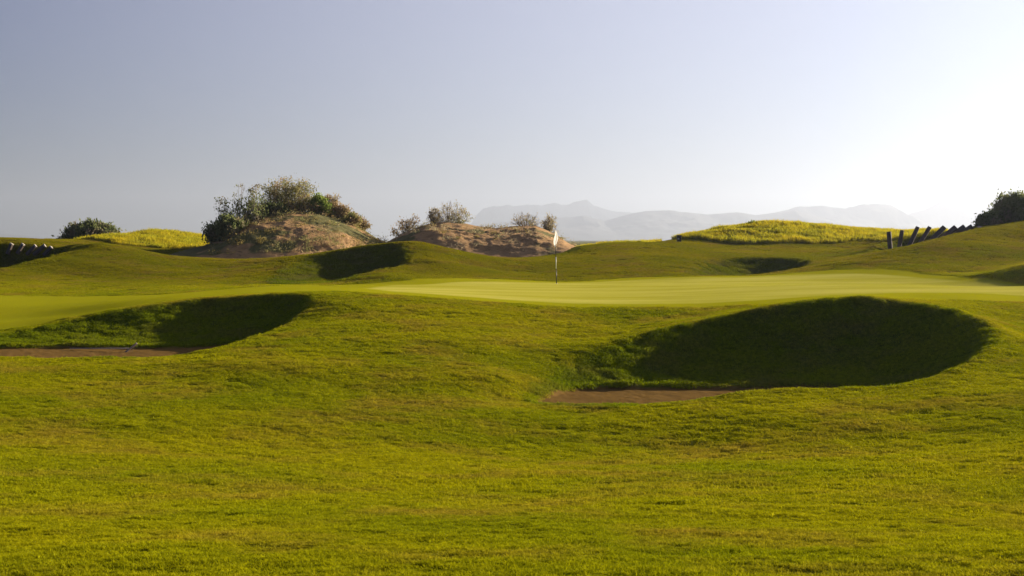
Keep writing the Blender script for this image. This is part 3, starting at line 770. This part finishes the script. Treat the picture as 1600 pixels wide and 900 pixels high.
bush('bush', 'small brown green bush right behind the top of the flag', 'bush', on_dune('B', 858, 91.6, -.15), 1.1, 1.2, 28, 8, 9, .055, L_GREY, W_GREY, 25, GB, 1.0, (.05, 0), bare=.3, clump=.10, wood=.016)
bush('bush', 'wide dark evergreen bush on the skyline at the far left', 'bush', (px(143, 108), 108, pz(383, 108)), 5.0, 1.62, 120, 9, 24, .11, L_DARK, W_DARK, 31, None, 3.4, clump=.2, low=.04)
bush('bush', 'tall dark green bush with knobbly crown at the right photo edge', 'bush', on_ground(1588, 84, -.2), 4.1, 1.9, 110, 9, 22, .075, L_DARK, W_GREY, 32, None, 3.2, clump=.16, low=.03, slope=.14)
bush('bush', 'small loose dark shrub at the left foot of the right edge bush', 'bush', on_ground(1545, 82.5, -.1), 1.4, .95, 24, 8, 18, .08, L_DARK, W_DARK, 33, None, 1.2, clump=.11, low=.05)
bush('bush', 'tiny round green bush on top of the right yellow hill', 'bush', on_ground(1177, 94.2, -.04), .6, .26, 14, 6, 14, .05, L_GREEN, W_DARK, 34, None, .6, clump=.08)

# low scrub and dead stalks scattered over the dunes
def scrub(name, key, p0, p1, Y0, Y1, n, label, seed, pw_=1.0):
    r = np.random.default_rng(seed); cs = []; cols = []
    P_ = r.uniform(p0, p1, n*5); Y_ = r.uniform(Y0, Y1, n*5); X_ = px(P_, Y_)
    k = (fbm(X_*.7, Y_*.7, 3, seed)+r.uniform(-.12, .12, n*5)) > .55
    X_, Y_ = X_[k][:n], Y_[k][:n]
    Zd = DUNES[key](X_, Y_); g = height(X_, Y_, False)[0]; ok = Zd > g+.04; X_, Y_, Zd = X_[ok], Y_[ok], Zd[ok]
    L = []
    for x, y, z in zip(X_, Y_, Zd):
        m_ = int(r.integers(14, 60)); sc = r.uniform(.08, .26)
        L.append(np.array([x, y, z+.02])+np.abs(r.normal(size=(m_, 3)))*np.array([0, 0, sc*.7])+r.normal(size=(m_, 3))*np.array([sc, sc, .01]))
    L = np.concatenate(L); mid_ = r.uniform(size=len(L)) < .5
    o = obj(name, leaves_mesh(name, L, .042, {0: L_OLIVE, 1: L_STRAW, 2: L_GREY}[seed % 3], r, .8, 1.8))
    tag(o, label, 'scrub', kind='stuff')
scrub('scrub', 'A', 400, 590, 79, 91, 150, 'low olive green scrub creeping over the steep dune', 42)
scrub('scrub', 'A', 330, 600, 79, 91.5, 110, 'straw coloured dry stalks scattered over the steep dune', 43)
scrub('scrub', 'B', 610, 930, 81, 92, 70, 'small grey dry weeds dotted over the low dune', 44)
scrub('scrub', 'B', 640, 920, 81, 92, 30, 'thin straw tufts along the low dune', 46)

# ------------------------------------------------------------------ solid things
import bmesh
def bm_mesh(name, bm, m, smooth_=False):
    me = bpy.data.meshes.new(name); bm.normal_update(); bm.to_mesh(me); bm.free()
    if m: me.materials.append(m)
    if smooth_:
        for p in me.polygons: p.use_smooth = True
    return me
def box(bm, c, sx, sy, sz, rot=None, bev=0, jit=0, r=None):
    res = bmesh.ops.create_cube(bm, size=1); vs_ = res['verts']
    for v in vs_:
        v.co = Vector((v.co.x*sx, v.co.y*sy, v.co.z*sz))
        if jit: v.co += Vector(r.normal(size=3)*jit)
        if rot: v.co = rot @ v.co
        v.co += Vector(c)
    if bev:
        es = list({e for v in vs_ for e in v.link_edges}); bmesh.ops.bevel(bm, geom=es, offset=bev, segments=1, affect='EDGES')
def cyl(bm, p0, p1, r0, r1, seg=12, cap=True):
    p0 = Vector(p0); p1 = Vector(p1); d = p1-p0
    M_ = Matrix.Translation((p0+p1)/2) @ d.to_track_quat('Z', 'Y').to_matrix().to_4x4()
    bmesh.ops.create_cone(bm, cap_ends=cap, segments=seg, radius1=r0, radius2=r1, depth=d.length, matrix=M_)

M_WOOD = simple('old_sleeper_wood', (.10, .075, .065), (.20, .15, .125), 3, .85, .6, 14, (6, 6, .8))
M_WOODL = simple('weathered_timber_top', (.42, .36, .29), (.55, .48, .40), 4, .8, .5, 20, (4, 4, 1))
M_WHITE = leaf_mat('white_cloth', (.80, .78, .76), (.86, .84, .82), .5)
M_BLACK = simple('dark_paint', (.02, .02, .02), (.035, .033, .03), 3, .45, .1, 10)
M_POLEW = simple('white_paint', (.78, .77, .72), (.84, .83, .8), 3, .4, .05, 10)
M_STONE = simple('pale_stone', (.52, .36, .29), (.62, .46, .38), 5, .9, .6, 14)

# flagstick
fx_, fy_ = px(869.5, 58.8), 58.8; fz_ = hz(fx_, fy_)
root = empty('flagstick', (fx_, fy_, fz_)); tag(root, 'thin striped flagstick with limp white flag standing on the putting green', 'flagstick')
def band(z0, z1, m, nm, rad):
    bm = bmesh.new(); cyl(bm, (-.03*z0/2.2*1.6, 0, z0), (-.03*z1/2.2*1.6, 0, z1), rad, rad); return obj(nm, bm_mesh(nm, bm, m, True), root)
band(-.1, .62, M_BLACK, 'pole', .017); band(.622, 1.10, M_POLEW, 'pole_band', .020); band(1.102, 1.62, M_BLACK, 'pole_top', .014)
me_bm = bmesh.new()
# limp flag: a gathered cloth hanging from its upper corner, folded round the pole
nu, nv = 13, 16; gv = []
for j in range(nv):
    t = j/(nv-1); zz = 2.21-t*.66
    wdt = .012+.135*math.sin(math.pi*min(1, t*1.02)**1.15)**.9+.045*t
    row_ = []
    for i in range(nu):
        u = i/(nu-1)
        row_.append(me_bm.verts.new((-.055+.02+(u-.5)*wdt+.025*math.sin(t*5), .016*math.sin(u*8+t*2.0)*min(1, wdt*9)-.03*(u-.5)-.02, zz-.03*math.sin(u*math.pi)*t)))
    gv.append(row_)
for j in range(nv-1):
    for i in range(nu-1): me_bm.faces.new((gv[j][i], gv[j][i+1], gv[j+1][i+1], gv[j+1][i]))
bmesh.ops.solidify(me_bm, geom=me_bm.faces[:], thickness=.004)
obj('flag', bm_mesh('flag', me_bm, M_WHITE, True), root)
bm = bmesh.new(); cyl(bm, (0, 0, -.1), (0, 0, .006), .054, .054, 20); obj('hole_cup', bm_mesh('hole_cup', bm, M_POLEW, True), root)

# railway sleepers set upright round the right hollow
r_ = np.random.default_rng(5)
posts = [  # top px, top py, foot px, foot py, distance, width, label
 (1389, 362, 1391, 388, 79.0, .23, 'leftmost upright dark timber post of the row in the right hollow'),
 (1409.5, 359.5, 1405, 386, 80.0, .22, 'second timber post from the left, leaning slightly right'),
 (1434, 354.5, 1421, 383, 81.0, .23, 'tallest slanting timber post, third from the left'),
 (1453, 354.5, 1441, 374, 83.0, .21, 'thin slanting timber post, fourth from the left'),
 (1476, 354.5, 1456, 374, 82.4, .26, 'strongly slanting timber post, fifth from the left'),
 (1493.5, 354.5, 1473, 371, 82.6, .28, 'stout slanting timber post, sixth from the left'),
 (1507.5, 354, 1489, 367, 82.8, .26, 'low slanting timber post, seventh from the left'),
 (1519, 353.5, 1502, 364, 83.2, .26, 'low dark timber post, eighth from the left'),
 (1529, 353, 1515, 361, 83.6, .24, 'last timber post of the row, beside the right edge bush')]
def post(name, tp, fp, Y, wd, label, group, m, mt=None, ydep=.14, back=.0):
    a = Vector((px(fp[0], Y), Y, pz(fp[1], Y))); b = Vector((px(tp[0], Y), Y+back, pz(tp[1], Y)))
    d = (b-a); L = d.length; a2 = a-d*(.35/L)
    rot = Matrix.Rotation(math.atan2(d.x, d.z), 3, 'Y')
    root = empty(name, a); tag(root, label, 'post', group)
    rot = Matrix.Rotation(R(-24-6*math.sin(tp[0])), 3, 'Z') @ rot if abs(rot.to_euler().y) < .35 else rot @ Matrix.Rotation(R(-24), 3, 'Z')
    bm = bmesh.new(); rr = np.random.default_rng(int(tp[0]*10))
    box(bm, (a2+b)/2-a, wd, ydep, (b-a2).length, rot, .018, .008, rr)
    obj('post_body', bm_mesh('post_body', bm, m), root)
    if mt:
        bm = bmesh.new(); c = b-a+(d/L)*.035
        box(bm, c, wd*1.02, ydep*1.05, .085, rot, .012, .004, rr); obj('post_top', bm_mesh('post_top', bm, mt), root)
    return root
for tx, ty, fx0, fy0, Y, wd, lb in posts:
    post('timber_post', (tx, ty), (fx0, fy0), Y, wd, lb, 'timber posts in the right hollow', M_WOOD)
for tx, ty, fx0, fy0, Y, lb in [
 (18, 382.3, 15.5, 388, 82.4, 'pale topped timber stake furthest left in the dark hollow'),
 (35.5, 382.8, 32, 388.5, 82.2, 'pale topped timber stake, second from the left photo edge'),
 (54.5, 385, 48.5, 391, 82.0, 'slanting pale topped stake, middle of the five on the left'),
 (69, 384.6, 60, 392, 82.0, 'slanting pale topped stake with widest top, fourth from the left'),
 (79.5, 387.4, 75, 392, 82.0, 'small pale topped stake nearest the skyline bush')]:
    post('timber_stake', (tx, ty), (fx0, fy0), Y, .2, lb, 'timber stakes in the left hollow', M_WOOD, M_WOODL, .16)
# stones by the last post
for k, (p, q, Y, sz_, lb) in enumerate([(1524.5, 358, 79.5, .09, 'pale rounded stone below the last timber post, left one'), (1530, 356.5, 79.6, .12, 'larger pinkish stone in the middle beside the last timber post'), (1535.5, 355.5, 79.8, .08, 'small pinkish stone nearest the right edge bush')]):
    bm = bmesh.new(); bmesh.ops.create_icosphere(bm, subdivisions=3, radius=1)
    for v in bm.verts:
        n_ = v.co.copy(); f_ = 1+.25*math.sin(n_.x*3.1+k*2)+.18*math.sin(n_.y*4.7+k)+.12*math.sin(n_.z*6.3+k*3)
        v.co = Vector((n_.x*sz_*1.3*f_, n_.y*sz_*f_, n_.z*sz_*.8*f_))
    o = obj('stone', bm_mesh('stone', bm, M_STONE, True)); x = px(p, Y); o.location = (x, Y, hz(x, Y)+sz_*.35); tag(o, lb, 'stone', 'stones beside the timber posts')

# small dark marker box by the right yellow hill
Y = 85.6; x = px(1061, Y); z = hz(x, Y)
root = empty('marker_box', (x, Y, z)); tag(root, 'small dark box with a pale plate at the foot of the right yellow hill', 'box')
bm = bmesh.new(); box(bm, (0, 0, .17), .26, .24, .44, None, .02); obj('box_body', bm_mesh('box_body', bm, M_BLACK), root)
bm = bmesh.new(); box(bm, (0, 0, .412), .30, .28, .04, None, .012); obj('box_lid', bm_mesh('box_lid', bm, M_WOOD), root)
bm = bmesh.new(); box(bm, (-.05, -.126, .2), .10, .008, .09, None, .002); obj('plate', bm_mesh('plate', bm, M_POLEW), root)

# bunker rake lying in the left bunker
Y = 35.4; x = px(203, Y); z = hz(x, Y)
root = empty('bunker_rake', (x, Y, z)); root.rotation_euler = (0, 0, R(-6)); tag(root, 'wooden bunker rake lying on the sand of the left bunker', 'rake')
bm = bmesh.new(); cyl(bm, (-1.7, .35, .05), (-.02, 0, .09), .014, .014, 8); obj('handle', bm_mesh('handle', bm, M_WOODL, True), root)
bm = bmesh.new(); rt = Matrix.Rotation(R(-62), 3, 'Y'); box(bm, (.02, 0, .10), .40, .03, .045, Matrix.Rotation(R(-38), 3, 'Y'), .006); obj('head', bm_mesh('head', bm, M_WOODL), root)
bm = bmesh.new()
for k in range(9):
    t = (k-4)/4*.18; c = Vector((.02+t*math.cos(R(38)), 0, .10+t*math.sin(R(38))))
    cyl(bm, c, c+Vector((.05, .0, -.075)), .006, .003, 6)
obj('teeth', bm_mesh('teeth', bm, M_WOOD), root)
